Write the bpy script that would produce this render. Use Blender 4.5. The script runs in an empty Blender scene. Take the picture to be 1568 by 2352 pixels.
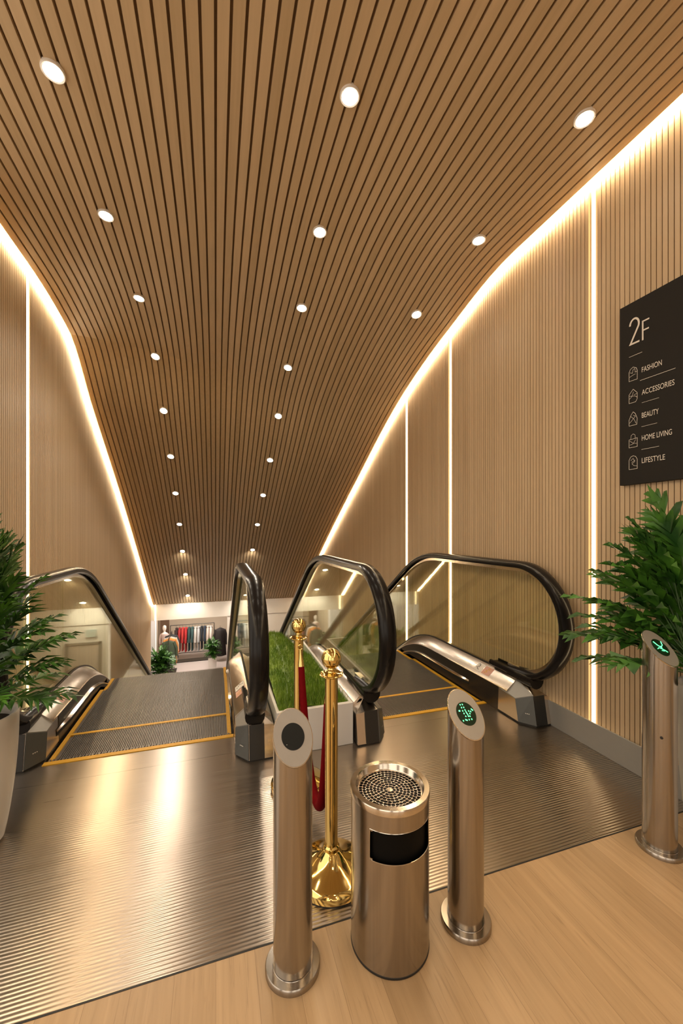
import bpy, math, random
from math import sin, cos, pi, radians, sqrt
from mathutils import Vector, Matrix
random.seed(7)
sc = bpy.context.scene
COL = sc.collection

# ------------------------------------------------------------------ camera, world, exposure
YAW = math.atan((784 - 495) / 900.0)
cam_d = bpy.data.cameras.new('camera'); cam = bpy.data.objects.new('camera', cam_d); COL.objects.link(cam)
cam.location = (0, 0, 1.42); cam.rotation_euler = (pi / 2, 0, -YAW)
cam_d.sensor_fit = 'HORIZONTAL'; cam_d.sensor_width = 36.0; cam_d.lens = 900 / 1568 * 36.0
cam_d.shift_y = (1220 - 1176) / 1568.0; cam_d.clip_start = 0.02; cam_d.clip_end = 60
sc.camera = cam
w = bpy.data.worlds.new('world'); sc.world = w; w.use_nodes = True
w.node_tree.nodes['Background'].inputs[0].default_value = (1.0, .86, .70, 1)
w.node_tree.nodes['Background'].inputs[1].default_value = 2.0
sc.view_settings.view_transform = 'Standard'; sc.view_settings.look = 'None'
sc.view_settings.exposure = 0.0; sc.view_settings.gamma = 1.0; sc.view_settings.use_curve_mapping = False
WARM = (1.0, .86, .68); LEDC = (1.0, .78, .48)
COVE_E, VERT_E, DOWN_E, SPOT_W, HALL_W, STORE_W = 60.0, 7.5, 30.0, 10.0, 14.0, 45.0
try:
    sc.cycles.max_bounces = 8; sc.cycles.transparent_max_bounces = 16; sc.cycles.caustics_reflective = False
    sc.cycles.sample_clamp_indirect = 6.0
except Exception: pass

# ------------------------------------------------------------------ materials
def newmat(name):
    m = bpy.data.materials.new(name); m.use_nodes = True
    return m, m.node_tree.nodes, m.node_tree.links, m.node_tree.nodes['Principled BSDF']
def plain(name, col, rough=.5, metal=0.0, coat=0.0, nz=0.0, nscale=40, spec=None, sheen=0.0):
    m, N, L, b = newmat(name)
    b.inputs['Base Color'].default_value = (*col, 1); b.inputs['Roughness'].default_value = rough
    b.inputs['Metallic'].default_value = metal; b.inputs['Coat Weight'].default_value = coat
    if spec is not None: b.inputs['Specular IOR Level'].default_value = spec
    if sheen: b.inputs['Sheen Weight'].default_value = sheen
    t = N.new('ShaderNodeTexCoord'); n = N.new('ShaderNodeTexNoise'); n.inputs['Scale'].default_value = nscale
    L.new(t.outputs['Object'], n.inputs['Vector'])
    mr = N.new('ShaderNodeMapRange'); mr.inputs['To Min'].default_value = 1 - nz; mr.inputs['To Max'].default_value = 1 + nz
    L.new(n.outputs['Fac'], mr.inputs['Value'])
    mx = N.new('ShaderNodeVectorMath'); mx.operation = 'SCALE'; mx.inputs[0].default_value = col
    L.new(mr.outputs[0], mx.inputs['Scale']); L.new(mx.outputs[0], b.inputs['Base Color'])
    return m
def emit(name, col, st):
    m, N, L, b = newmat(name)
    b.inputs['Base Color'].default_value = (*col, 1); b.inputs['Emission Color'].default_value = (*col, 1)
    b.inputs['Emission Strength'].default_value = st
    return m
def wood(name, axis, period, c1, c2, grain_axis, rough=.5):
    """slatted or planked wood: each slat (along `axis`) has its own tone, the grain runs along grain_axis"""
    m, N, L, b = newmat(name)
    t = N.new('ShaderNodeTexCoord'); s = N.new('ShaderNodeSeparateXYZ'); L.new(t.outputs['Object'], s.inputs[0])
    d = N.new('ShaderNodeMath'); d.operation = 'DIVIDE'; d.inputs[1].default_value = period; L.new(s.outputs[axis], d.inputs[0])
    fl = N.new('ShaderNodeMath'); fl.operation = 'FLOOR'; L.new(d.outputs[0], fl.inputs[0])
    wn = N.new('ShaderNodeTexWhiteNoise'); wn.noise_dimensions = '1D'; L.new(fl.outputs[0], wn.inputs['W'])
    mp = N.new('ShaderNodeMapping'); sca = [38, 38, 38]; sca[grain_axis] = 1.6; mp.inputs['Scale'].default_value = sca
    L.new(t.outputs['Object'], mp.inputs['Vector'])
    n = N.new('ShaderNodeTexNoise'); n.noise_dimensions = '4D'; n.inputs['Scale'].default_value = 1.0
    n.inputs['Detail'].default_value = 5; n.inputs['Distortion'].default_value = .6
    L.new(mp.outputs[0], n.inputs['Vector'])
    k = N.new('ShaderNodeMath'); k.operation = 'MULTIPLY'; k.inputs[1].default_value = 30; L.new(wn.outputs['Value'], k.inputs[0])
    L.new(k.outputs[0], n.inputs['W'])
    a = N.new('ShaderNodeMath'); a.operation = 'MULTIPLY_ADD'; a.inputs[1].default_value = .35
    L.new(wn.outputs['Value'], a.inputs[0])
    g = N.new('ShaderNodeMath'); g.operation = 'MULTIPLY'; g.inputs[1].default_value = .65; L.new(n.outputs['Fac'], g.inputs[0])
    L.new(g.outputs[0], a.inputs[2])
    r = N.new('ShaderNodeValToRGB'); r.color_ramp.elements[0].position = .25; r.color_ramp.elements[1].position = .75
    r.color_ramp.elements[0].color = (*c1, 1); r.color_ramp.elements[1].color = (*c2, 1)
    L.new(a.outputs[0], r.inputs[0]); L.new(r.outputs[0], b.inputs['Base Color'])
    b.inputs['Roughness'].default_value = rough
    return m
def plank_floor():
    m = wood('floor_oak', 0, .125, (.34, .225, .12), (.50, .345, .195), 1, .36)
    N, L = m.node_tree.nodes, m.node_tree.links; b = N['Principled BSDF']
    src = b.inputs['Base Color'].links[0].from_socket
    t = N.new('ShaderNodeTexCoord'); s = N.new('ShaderNodeSeparateXYZ'); L.new(t.outputs['Object'], s.inputs[0])
    d = N.new('ShaderNodeMath'); d.operation = 'DIVIDE'; d.inputs[1].default_value = .125; L.new(s.outputs[0], d.inputs[0])
    f = N.new('ShaderNodeMath'); f.operation = 'FRACT'; L.new(d.outputs[0], f.inputs[0])
    c = N.new('ShaderNodeMath'); c.operation = 'LESS_THAN'; c.inputs[1].default_value = .012; L.new(f.outputs[0], c.inputs[0])
    mp = N.new('ShaderNodeMapping'); mp.inputs['Scale'].default_value = (130, 5, 1); L.new(t.outputs['Object'], mp.inputs['Vector'])
    n = N.new('ShaderNodeTexNoise'); n.inputs['Scale'].default_value = 1; n.inputs['Detail'].default_value = 4; n.inputs['Distortion'].default_value = 1.2; L.new(mp.outputs[0], n.inputs['Vector'])
    g = N.new('ShaderNodeMapRange'); g.inputs['From Min'].default_value = .58; g.inputs['From Max'].default_value = .72; g.inputs['To Max'].default_value = .35; L.new(n.outputs['Fac'], g.inputs['Value'])
    ml = N.new('ShaderNodeMath'); ml.operation = 'MULTIPLY'; ml.inputs[1].default_value = .55; L.new(c.outputs[0], ml.inputs[0])
    mxm = N.new('ShaderNodeMath'); mxm.operation = 'MAXIMUM'; L.new(g.outputs[0], mxm.inputs[0]); L.new(ml.outputs[0], mxm.inputs[1])
    mx = N.new('ShaderNodeMix'); mx.data_type = 'RGBA'; L.new(mxm.outputs[0], mx.inputs[0]); L.new(src, mx.inputs[6]); mx.inputs[7].default_value = (.16, .09, .045, 1)
    L.new(mx.outputs[2], b.inputs['Base Color'])
    return m
def brushed(name, col, rough, aniso=0.0, tangent=None, streak=(60, 60, 2), amount=.10):
    m, N, L, b = newmat(name)
    b.inputs['Metallic'].default_value = 1.0; b.inputs['Anisotropic'].default_value = aniso
    t = N.new('ShaderNodeTexCoord'); mp = N.new('ShaderNodeMapping'); mp.inputs['Scale'].default_value = streak
    L.new(t.outputs['Object'], mp.inputs['Vector'])
    n = N.new('ShaderNodeTexNoise'); n.inputs['Scale'].default_value = 1; n.inputs['Detail'].default_value = 3
    L.new(mp.outputs[0], n.inputs['Vector'])
    mr = N.new('ShaderNodeMapRange'); mr.inputs['To Min'].default_value = rough * .8; mr.inputs['To Max'].default_value = rough * 1.25
    L.new(n.outputs['Fac'], mr.inputs['Value']); L.new(mr.outputs[0], b.inputs['Roughness'])
    m2 = N.new('ShaderNodeMapRange'); m2.inputs['To Min'].default_value = 1 - amount; m2.inputs['To Max'].default_value = 1 + amount
    L.new(n.outputs['Fac'], m2.inputs['Value'])
    mx = N.new('ShaderNodeVectorMath'); mx.operation = 'SCALE'; mx.inputs[0].default_value = col
    L.new(m2.outputs[0], mx.inputs['Scale']); L.new(mx.outputs[0], b.inputs['Base Color'])
    if tangent:
        c = N.new('ShaderNodeCombineXYZ')
        for i in range(3): c.inputs[i].default_value = tangent[i]
        L.new(c.outputs[0], b.inputs['Tangent'])
    return m
def ribbed_steel():
    m = brushed('ribbed_floor_steel', (.47, .41, .35), .30, .75, (0, 1, 0), (2, 60, 2), .05)
    N, L = m.node_tree.nodes, m.node_tree.links; b = N['Principled BSDF']
    t = N.new('ShaderNodeTexCoord'); s = N.new('ShaderNodeSeparateXYZ'); L.new(t.outputs['Object'], s.inputs[0])
    nz = N.new('ShaderNodeTexNoise'); nz.inputs['Scale'].default_value = 2.5; L.new(t.outputs['Object'], nz.inputs['Vector'])
    wv = N.new('ShaderNodeMath'); wv.operation = 'MULTIPLY_ADD'; wv.inputs[1].default_value = .014
    L.new(nz.outputs['Fac'], wv.inputs[0]); L.new(s.outputs[1], wv.inputs[2])
    k = N.new('ShaderNodeMath'); k.operation = 'MULTIPLY'; k.inputs[1].default_value = 2 * pi / .0145; L.new(wv.outputs[0], k.inputs[0])
    sn = N.new('ShaderNodeMath'); sn.operation = 'SINE'; L.new(k.outputs[0], sn.inputs[0])
    # the ribs wear down towards the comb: plain plate beyond
    f = N.new('ShaderNodeMapRange'); f.inputs['From Min'].default_value = 1.85; f.inputs['From Max'].default_value = 2.35
    f.inputs['To Min'].default_value = 1; f.inputs['To Max'].default_value = .0; L.new(s.outputs[1], f.inputs['Value'])
    mu = N.new('ShaderNodeMath'); mu.operation = 'MULTIPLY'; L.new(sn.outputs[0], mu.inputs[0]); L.new(f.outputs[0], mu.inputs[1])
    bp = N.new('ShaderNodeBump'); bp.inputs['Distance'].default_value = .0010; bp.inputs['Strength'].default_value = .8
    L.new(mu.outputs[0], bp.inputs['Height']); L.new(bp.outputs[0], b.inputs['Normal'])
    return m
def glassmat():
    m, N, L, b = newmat('balustrade_glass'); N.remove(b)
    o = N['Material Output']
    tr = N.new('ShaderNodeBsdfTransparent'); tr.inputs[0].default_value = (.965, .968, .90, 1)
    gl = N.new('ShaderNodeBsdfGlossy'); gl.inputs[0].default_value = (.95, 1, .85, 1); gl.inputs['Roughness'].default_value = .03
    lw = N.new('ShaderNodeLayerWeight'); lw.inputs['Blend'].default_value = .5
    pw = N.new('ShaderNodeMath'); pw.operation = 'POWER'; pw.inputs[1].default_value = 3.5; L.new(lw.outputs['Facing'], pw.inputs[0])
    fr = N.new('ShaderNodeMath'); fr.operation = 'MULTIPLY_ADD'; fr.inputs[1].default_value = .85; fr.inputs[2].default_value = .035; L.new(pw.outputs[0], fr.inputs[0])
    mx = N.new('ShaderNodeMixShader'); L.new(fr.outputs[0], mx.inputs[0]); L.new(tr.outputs[0], mx.inputs[1]); L.new(gl.outputs[0], mx.inputs[2])
    L.new(mx.outputs[0], o.inputs['Surface'])
    return m
def leafmat(name, c1, c2):
    m, N, L, b = newmat(name)
    t = N.new('ShaderNodeTexCoord'); n = N.new('ShaderNodeTexNoise'); n.inputs['Scale'].default_value = 9
    L.new(t.outputs['Object'], n.inputs['Vector'])
    r = N.new('ShaderNodeValToRGB'); r.color_ramp.elements[0].position = .35; r.color_ramp.elements[1].position = .68
    r.color_ramp.elements[0].color = (*c1, 1); r.color_ramp.elements[1].color = (*c2, 1)
    L.new(n.outputs['Fac'], r.inputs[0]); L.new(r.outputs[0], b.inputs['Base Color'])
    b.inputs['Roughness'].default_value = .38; b.inputs['Subsurface Weight'].default_value = 0.0
    return m

W1, W2 = (.50, .372, .22), (.63, .48, .305)
M = dict(
    ceil=wood('ceiling_oak', 0, .066, W1, W2, 1, .45),
    wall=wood('wall_oak', 1, .030, (.43, .305, .18), (.52, .38, .235), 2, .5),
    back=plain('dark_backing', (.24, .155, .085), .8),
    floor=plank_floor(),
    ribbed=ribbed_steel(),
    steel=brushed('brushed_steel', (.37, .335, .295), .20, .0, None, (90, 90, 1.5), .16),
    deck=brushed('deck_steel', (.60, .53, .46), .24, .0, None, (3, 60, 60), .04),
    trim=brushed('polished_trim', (.66, .60, .52), .16),
    dsteel=plain('dark_steel', (.05, .047, .043), .33, .6, nz=.1),
    skirt=plain('skirt_dark', (.055, .045, .035), .3, .7, nz=.1),
    panel=plain('panel_black', (.02, .019, .018), .35, .2), cap=plain('newel_cap_grey', (.10, .105, .105), .42, .3, nz=.05),
    rubber=plain('handrail_rubber', (.008, .007, .007), .22, 0, coat=0, nz=.05, spec=.22),
    black=plain('matt_black', (.006, .006, .006), .5),
    disc=plain('bollard_disc_grey', (.27, .25, .23), .38, .35, nz=.05),
    gold=brushed('polished_brass', (.72, .54, .20), .08, 0, None, (8, 8, 3), .05),
    velvet=plain('red_velvet', (.13, .001, .003), .8, nz=.2, nscale=60, spec=.1),
    tread=plain('step_aluminium', (.17, .15, .135), .42, .6, nz=.12, nscale=25),
    yellow=plain('yellow_paint', (.62, .33, .02), .5, nz=.1),
    white=plain('white_plaster', (.82, .79, .77), .7, nz=.02, nscale=6),
    pot=plain('white_ceramic', (.66, .62, .57), .32, coat=.2, nz=.03, nscale=5),
    soil=plain('dark_soil', (.03, .018, .01), .95, nz=.4, nscale=80),
    sign=plain('sign_black', (.012, .010, .008), .6, nz=.05, spec=.2),
    ink=plain('sign_lettering', (.68, .62, .54), .5),
    sticker=plain('sticker_white', (.72, .68, .62), .5),
    pink=plain('sticker_pink', (.62, .34, .26), .5),
    base=plain('baseboard_grey', (.30, .29, .27), .45, .3, nz=.03),
    glass=glassmat(),
    leaf=leafmat('leaf_green', (.010, .045, .006), (.07, .20, .02)),
    leaf2=leafmat('leaf_dark_green', (.008, .042, .005), (.06, .18, .018)),
    grass=leafmat('grass_green', (.11, .22, .015), (.27, .40, .05)),
    stem=plain('stem_green', (.02, .06, .01), .6),
    cove=emit('cove_led', LEDC, COVE_E), vled=emit('strip_led', (1, .78, .46), VERT_E),
    down=emit('downlight_led', (1, .88, .70), DOWN_E),
    baseled=emit('baseboard_led', LEDC, 9.0), green=emit('green_led', (.02, 1, .16), 1.6), green2=emit('green_led_bright', (.12, 1, .35), 2.2),
    storefill=emit('store_fill', (1, .90, .80), 38.0),
    brown=plain('brown_panel', (.10, .055, .03), .5), cream=plain('cream_wall', (.60, .50, .38), .7),
    tile=plain('store_floor', (.52, .45, .42), .35, nz=.05, nscale=3),
    greygl=plain('grey_panel', (.28, .27, .26), .3),
    skin=plain('mannequin_white', (.75, .68, .62), .5))

# ------------------------------------------------------------------ mesh builder
class MB:
    def __init__(s): s.v = []; s.f = []; s.m = []; s.sm = []
    def add(s, vs, fs, mi=0, sm=False):
        o = len(s.v); s.v += [tuple(p) for p in vs]; s.f += [tuple(o + i for i in f) for f in fs]
        s.m += [mi] * len(fs); s.sm += [sm] * len(fs)
    def box(s, x0, x1, y0, y1, z0, z1, mi=0):
        s.add([(x0, y0, z0), (x1, y0, z0), (x1, y1, z0), (x0, y1, z0), (x0, y0, z1), (x1, y0, z1), (x1, y1, z1), (x0, y1, z1)],
              [(0, 3, 2, 1), (4, 5, 6, 7), (0, 1, 5, 4), (1, 2, 6, 5), (2, 3, 7, 6), (3, 0, 4, 7)], mi)
    def loft(s, rings, closed=True, cap=True, mi=0, sm=False):
        n = len(rings[0]); vs = [p for r in rings for p in r]; fs = []
        for i in range(len(rings) - 1):
            for j in range(n if closed else n - 1):
                k = (j + 1) % n; fs.append((i * n + j, i * n + k, (i + 1) * n + k, (i + 1) * n + j))
        if cap and closed: fs.append(tuple(range(n))[::-1]); fs.append(tuple((len(rings) - 1) * n + j for j in range(n)))
        s.add(vs, fs, mi, sm)
    def lathe(s, prof, c=(0, 0, 0), seg=48, mi=0, sm=True, cap=True):
        rings = [[(c[0] + r * cos(2 * pi * j / seg), c[1] + r * sin(2 * pi * j / seg), c[2] + z) for j in range(seg)] for r, z in prof]
        s.loft(rings, True, cap, mi, sm)
    def tube(s, pts, r, seg=8, mi=0, cap=True):
        pts = [Vector(p) for p in pts]; rings = []; up = None
        for i, p in enumerate(pts):
            t = (pts[min(i + 1, len(pts) - 1)] - pts[max(i - 1, 0)]).normalized()
            if up is None: up = Vector((0, 0, 1)) if abs(t.z) < .9 else Vector((1, 0, 0))
            a = t.cross(up).normalized(); bb = a.cross(t).normalized(); up = bb
            rr = r[i] if isinstance(r, (list, tuple)) else r
            rings.append([tuple(p + a * (rr * cos(2 * pi * j / seg)) + bb * (rr * sin(2 * pi * j / seg))) for j in range(seg)])
        s.loft(rings, True, cap, mi, True)
    def prism_x(s, poly, x0, x1, mi=0):           # poly of (y,z) extruded along x
        n = len(poly); vs = [(x0, y, z) for y, z in poly] + [(x1, y, z) for y, z in poly]
        s.add(vs, [tuple(range(n)), tuple(range(2 * n - 1, n - 1, -1))] + [(i, i + n, (i + 1) % n + n, (i + 1) % n) for i in range(n)], mi)
    def prism_z(s, poly, z0, z1, mi=0):
        n = len(poly); vs = [(x, y, z0) for x, y in poly] + [(x, y, z1) for x, y in poly]
        s.add(vs, [tuple(range(n - 1, -1, -1)), tuple(range(n, 2 * n))] + [(i, (i + 1) % n, (i + 1) % n + n, i + n) for i in range(n)], mi)
    def build(s, name, mats, parent=None, loc=None, rot=None, bevel=0, fix=True):
        me = bpy.data.meshes.new(name); me.from_pydata(s.v, [], s.f)
        for m in (mats if isinstance(mats, (list, tuple)) else [mats]): me.materials.append(m)
        me.polygons.foreach_set('material_index', s.m); me.polygons.foreach_set('use_smooth', s.sm)
        me.update()
        if fix:
            import bmesh
            bm = bmesh.new(); bm.from_mesh(me); bmesh.ops.recalc_face_normals(bm, faces=bm.faces)
            bm.to_mesh(me); bm.free()
        if any(s.sm): me.set_sharp_from_angle(angle=radians(38))
        o = bpy.data.objects.new(name, me); COL.objects.link(o)
        if parent is not None: o.parent = parent
        if loc is not None: o.location = loc
        if rot is not None: o.rotation_euler = rot
        if bevel:
            bv = o.modifiers.new('bevel', 'BEVEL'); bv.width = bevel; bv.segments = 2; bv.limit_method = 'ANGLE'
        return o
def tag(o, label=None, cat=None, group=None, kind=None):
    for k, v in (('label', label), ('category', cat), ('group', group), ('kind', kind)):
        if v: o[k] = v
    return o
def thing(name, label, cat, loc=(0, 0, 0), rz=0, group=None):
    o = bpy.data.objects.new(name, None); COL.objects.link(o); o.location = loc; o.rotation_euler = (0, 0, rz)
    o.empty_display_size = .1
    return tag(o, label, cat, group)
def copy_tree(o, parent=None):
    c = o.copy(); COL.objects.link(c)
    if parent is not None: c.parent = parent
    for ch in [x for x in bpy.data.objects if x.parent == o]: copy_tree(ch, c)
    return c
def pchip(tab):
    xs = [a for a, _ in tab]; ys = [b for _, b in tab]; n = len(xs)
    d = [(ys[i + 1] - ys[i]) / (xs[i + 1] - xs[i]) for i in range(n - 1)]
    m = [d[0]] + [0 if d[i - 1] * d[i] <= 0 else 2 * d[i - 1] * d[i] / (d[i - 1] + d[i]) for i in range(1, n - 1)] + [d[-1]]
    def f(x):
        if x <= xs[0]: return ys[0]
        if x >= xs[-1]: return ys[-1] + d[-1] * (x - xs[-1])
        i = max(j for j in range(n - 1) if xs[j] <= x)
        h = xs[i + 1] - xs[i]; t = (x - xs[i]) / h
        return (2 * t**3 - 3 * t**2 + 1) * ys[i] + (t**3 - 2 * t**2 + t) * h * m[i] + (-2 * t**3 + 3 * t**2) * ys[i + 1] + (t**3 - t**2) * h * m[i + 1]
    return f

# ------------------------------------------------------------------ setting
XL, XR, YB, YE, ZC, LOW = -1.58, 2.38, -5.0, 10.95, 3.69, -3.3
zR = pchip([(-6, ZC), (2.6, ZC), (3.6, 3.50), (4.58, 3.19), (6.29, 2.32), (9.09, .74), (10.94, -.45)])
zL = pchip([(-6, ZC), (4.0, ZC), (4.92, 3.60), (5.81, 3.02), (7.47, 1.97), (10.94, -.45)])
def zceil(x, y):
    t = (x - XL) / (XR - XL); t = t * t * (3 - 2 * t)
    return zL(y) * (1 - t) + zR(y) * t
ys = [YB, 0, 1.5] + [2.0 + .15 * i for i in range(60)] + [YE]
mb = MB(); P = .066; x = XL + .055; i = 0
while x + .052 < XR - .045:
    j = (math.floor(x / P) + 1) * P + .007; x = j
    if x + .052 > XR - .045: break
    rings = []
    for y in ys:
        z0, z1 = zceil(x, y), zceil(x + .052, y)
        rings.append([(x, y, z0), (x + .052, y, z1), (x + .052, y, z1 + .022), (x, y, z0 + .022)])
    mb.loft(rings, True, True, 0)
    x = j + .052
rings = []
for y in ys:
    row = [(XL + .03 + (XR - XL - .06) * k / 12, y) for k in range(13)]
    rings.append([(a, b, zceil(a, b) + .022) for a, b in row] + [(a, b, zceil(a, b) + .10) for a, b in reversed(row)])
mb.loft(rings, True, True, 1)
tag(mb.build('ceiling', [M['ceil'], M['back']]), kind='structure')

def slat_wall(name, xs, sgn, zf, leds):
    """vertical slats on a dark backing; sgn points from the wall into the room"""
    ys0 = YB if sgn < 0 else 2.9
    mb = MB(); P = .030; n0 = math.ceil(ys0 / P); n1 = int(YE / P)
    for k in range(n0, n1):
        y0 = k * P + .0025; y1 = y0 + .025
        if any(a - .02 < y1 and y0 < a + .02 for a in leds): continue
        zb = 0.0 if y1 < 4.0 else LOW
        t0, t1 = zf(y0) - .012, zf(y1) - .012
        xa, xb = sorted((xs, xs + sgn * .016))
        mb.add([(xa, y0, zb), (xb, y0, zb), (xb, y1, zb), (xa, y1, zb), (xa, y0, t0), (xb, y0, t0), (xb, y1, t1), (xa, y1, t1)],
               [(0, 3, 2, 1), (4, 5, 6, 7), (0, 1, 5, 4), (1, 2, 6, 5), (2, 3, 7, 6), (3, 0, 4, 7)])
    top = [(max(y, ys0), zf(y) + .12) for y in ys if y >= ys0 - 1.0]
    mb.prism_x([(ys0, -.05), (4.0, -.05), (4.0, LOW - .05), (YE, LOW - .05)] + top[::-1], xs, xs - sgn * .10, 1)
    return tag(mb.build(name, [M['wall'], M['back']]), kind='structure')
LEDS_R = [1.95, 3.60, 4.60]; LEDS_L = [4.11]
slat_wall('wall_right', XR, -1, zR, LEDS_R)
slat_wall('wall_left', XL, 1, zL, LEDS_L)

# warm cove strips that follow the ceiling edge, and upright strips set between slats
def cove(xs, sgn, zf, label):
    mb = MB(); rings = []
    for y in ys:
        z = zf(y) + .012; a, b = xs + sgn * .020, xs + sgn * .046
        rings.append([(a, y, z - .012), (b, y, z - .012), (b, y, z + .006), (a, y, z + .006)])
    mb.loft(rings); return tag(mb.build('cove_light', M['cove']), label, 'light strip', 'cove light strips')
cove(XR, -1, zR, 'warm light strip along the top edge of the right wall')
cove(XL, 1, zL, 'warm light strip along the top edge of the left wall')
def upright(xs, sgn, y, zb, zt, label):
    mb = MB(); a, b = sorted((xs + sgn * .002, xs + sgn * .019)); hw = .0075 if y < 3 else .0052; mb.box(a, b, y - hw, y + hw, zb, zt)
    tag(mb.build('wall_light_strip', M['vled']), label, 'light strip', 'upright wall light strips')
upright(XR, -1, 1.95, .13, zR(1.95) - .03, 'upright warm light strip nearest the black sign on the right wall')
upright(XR, -1, 3.60, .02, zR(3.6) - .03, 'upright warm light strip on right wall, middle one of three')
upright(XR, -1, 4.60, -2.2, zR(4.6) - .03, 'upright warm light strip on right wall, farthest from the sign')
upright(XL, 1, 4.11, .02, zL(4.11) - .03, 'upright warm light strip on the left wall behind the plant')

# floors
mb = MB(); mb.box(XL - 3.0, XR + .1, YB, 1.357, -.08, 0); mb.box(XL - 3.0, XL, 1.357, 3.2, -.08, 0)
tag(mb.build('floor', M['floor']), kind='structure')
ESC = [dict(x0=-1.00, x1=.12, comb=2.84, top=1.09, yc=(2.96, 2.66)), dict(x0=1.12, x1=2.13, comb=2.75, top=1.15, yc=(2.62, 2.46))]
mb = MB()
mb.box(XL, XR, 1.363, 2.60, -.08, 0)
xs_ = [XL, -1.00, .12, 1.12, 2.13, XR]
for a, b, ye in ((XL, -1.0, 4.3), (-1.0, .12, 2.80), (.12, 1.12, 4.3), (1.12, 2.13, 2.71), (2.13, XR, 4.3)):
    mb.box(a, b, 2.602, ye, -.08, -.0005)
tag(mb.build('floor_plate', M['ribbed']), kind='structure')
mb = MB(); mb.box(XL, XR, 1.357, 1.363, -.08, .001); tag(mb.build('trim_1', M['black']), kind='structure')
mb = MB(); mb.box(-2.3, XR + 1.5, 8.9, 17.2, LOW - .1, LOW); tag(mb.build('floor_lower', M['tile']), kind='structure')
# baseboard of the right wall with a hidden uplight behind its lip
mb = MB(); mb.box(XR - .045, XR - .035, YB, 4.0, 0, .175); mb.box(XR - .035, XR - .017, YB, 4.0, 0, .11)
tag(mb.build('baseboard_right', M['base'], bevel=.002), kind='structure')
mb = MB(); mb.box(XR - .033, XR - .019, 1.75, 4.0, .1102, .115)
tag(mb.build('baseboard_light', M['baseled']), 'warm light strip on top of the right wall baseboard behind the escalator', 'light strip')
# incline covers beside and between the escalators
def drop(y, yb, r=.35):
    u = y - (yb - r)
    return 0 if u < 0 else (u * u / (4 * r) if u < 2 * r else u - r)
SL = .62; YT = 4.0; YLW = YT - LOW / SL
def inc(y, h, yb=YT): return h - SL * (drop(y, yb) - drop(y, yb - LOW / SL))
def cover(name, x0, x1, h, m):
    mb = MB(); rings = []
    for k in range(40):
        y = 3.6 + k * .15; z = inc(y, h)
        rings.append([(x0, y, z), (x1, y, z), (x1, y, z - .05), (x0, y, z - .05)])
    mb.loft(rings); return tag(mb.build(name, m), kind='structure')
cover('trim_2', XL, -1.26, -.02, M['base']); cover('trim_3', .37, .87, -.02, M['base'])
cover('trim_4', 2.345, XR - .017, -.02, M['base'])

# ------------------------------------------------------------------ escalators
def sweep(mb, path, sec, x, mi=0, closed=True, sm=True):
    """path: (y,z) points; sec: (dx, dn) points, n = outward normal of the path"""
    rings = []
    for i, p in enumerate(path):
        a, b = path[max(i - 1, 0)], path[min(i + 1, len(path) - 1)]
        ty, tz = b[0] - a[0], b[1] - a[1]; l = sqrt(ty * ty + tz * tz) or 1; ny, nz = -tz / l, ty / l
        rings.append([(x + dx, p[0] + ny * dn, p[1] + nz * dn) for dx, dn in sec])
    mb.loft(rings, closed, closed, mi, sm)
HR_SEC = [(-.050, -.012), (-.056, .006), (-.052, .024), (-.036, .036), (0, .041), (.036, .036), (.052, .024), (.056, .006), (.050, -.012), (.036, -.014), (.036, 0), (-.036, 0), (-.036, -.014)]
R = .41
def rail_path(top, yc, off=0.0, lead=.30, y_end=YLW + .95):
    r = R - off; c = top - R; pts = []
    pts += [(yc + lead * (1 - k / 4), c - r) for k in range(4)]
    pts += [(yc - r * sin(a), c - r * cos(a)) for a in [pi * k / 28 for k in range(29)]]
    y = yc + .12
    while y < y_end:
        pts.append((y, inc(y, top - off, YT - off * .27))); y += .12
    ce = (y_end, inc(y_end, top) - R)
    pts += [(ce[0] + r * sin(a), ce[1] + r * cos(a)) for a in [pi * k / 20 for k in range(1, 21)]]
    return pts
def glass_poly(top, yc, ya, yb, r, base_h):
    """panel outline between ya and yb (ya None = rounded newel end)"""
    off = R - r; up, lo = [], []
    if ya is None:
        c = top - R
        pts = [(yc - r * sin(a), c - r * cos(a)) for a in [pi * k / 24 for k in range(25)]]
        pts = [p for p in pts if p[1] > base_h or p[0] < yc - .15]
        pts = [p for p in pts if p[1] > base_h - .02]
        up = pts; y = yc + .1; st = yc - .05
    else: y = ya; st = ya
    while y < yb: up.append((y, inc(y, top - off, YT - off * .27))); y += .1
    up.append((yb, inc(yb, top - off, YT - off * .27)))
    y = yb
    while y > st: lo.append((y, inc(y, base_h))); y -= .1
    lo.append((st, inc(st, base_h)))
    return up + lo
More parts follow.
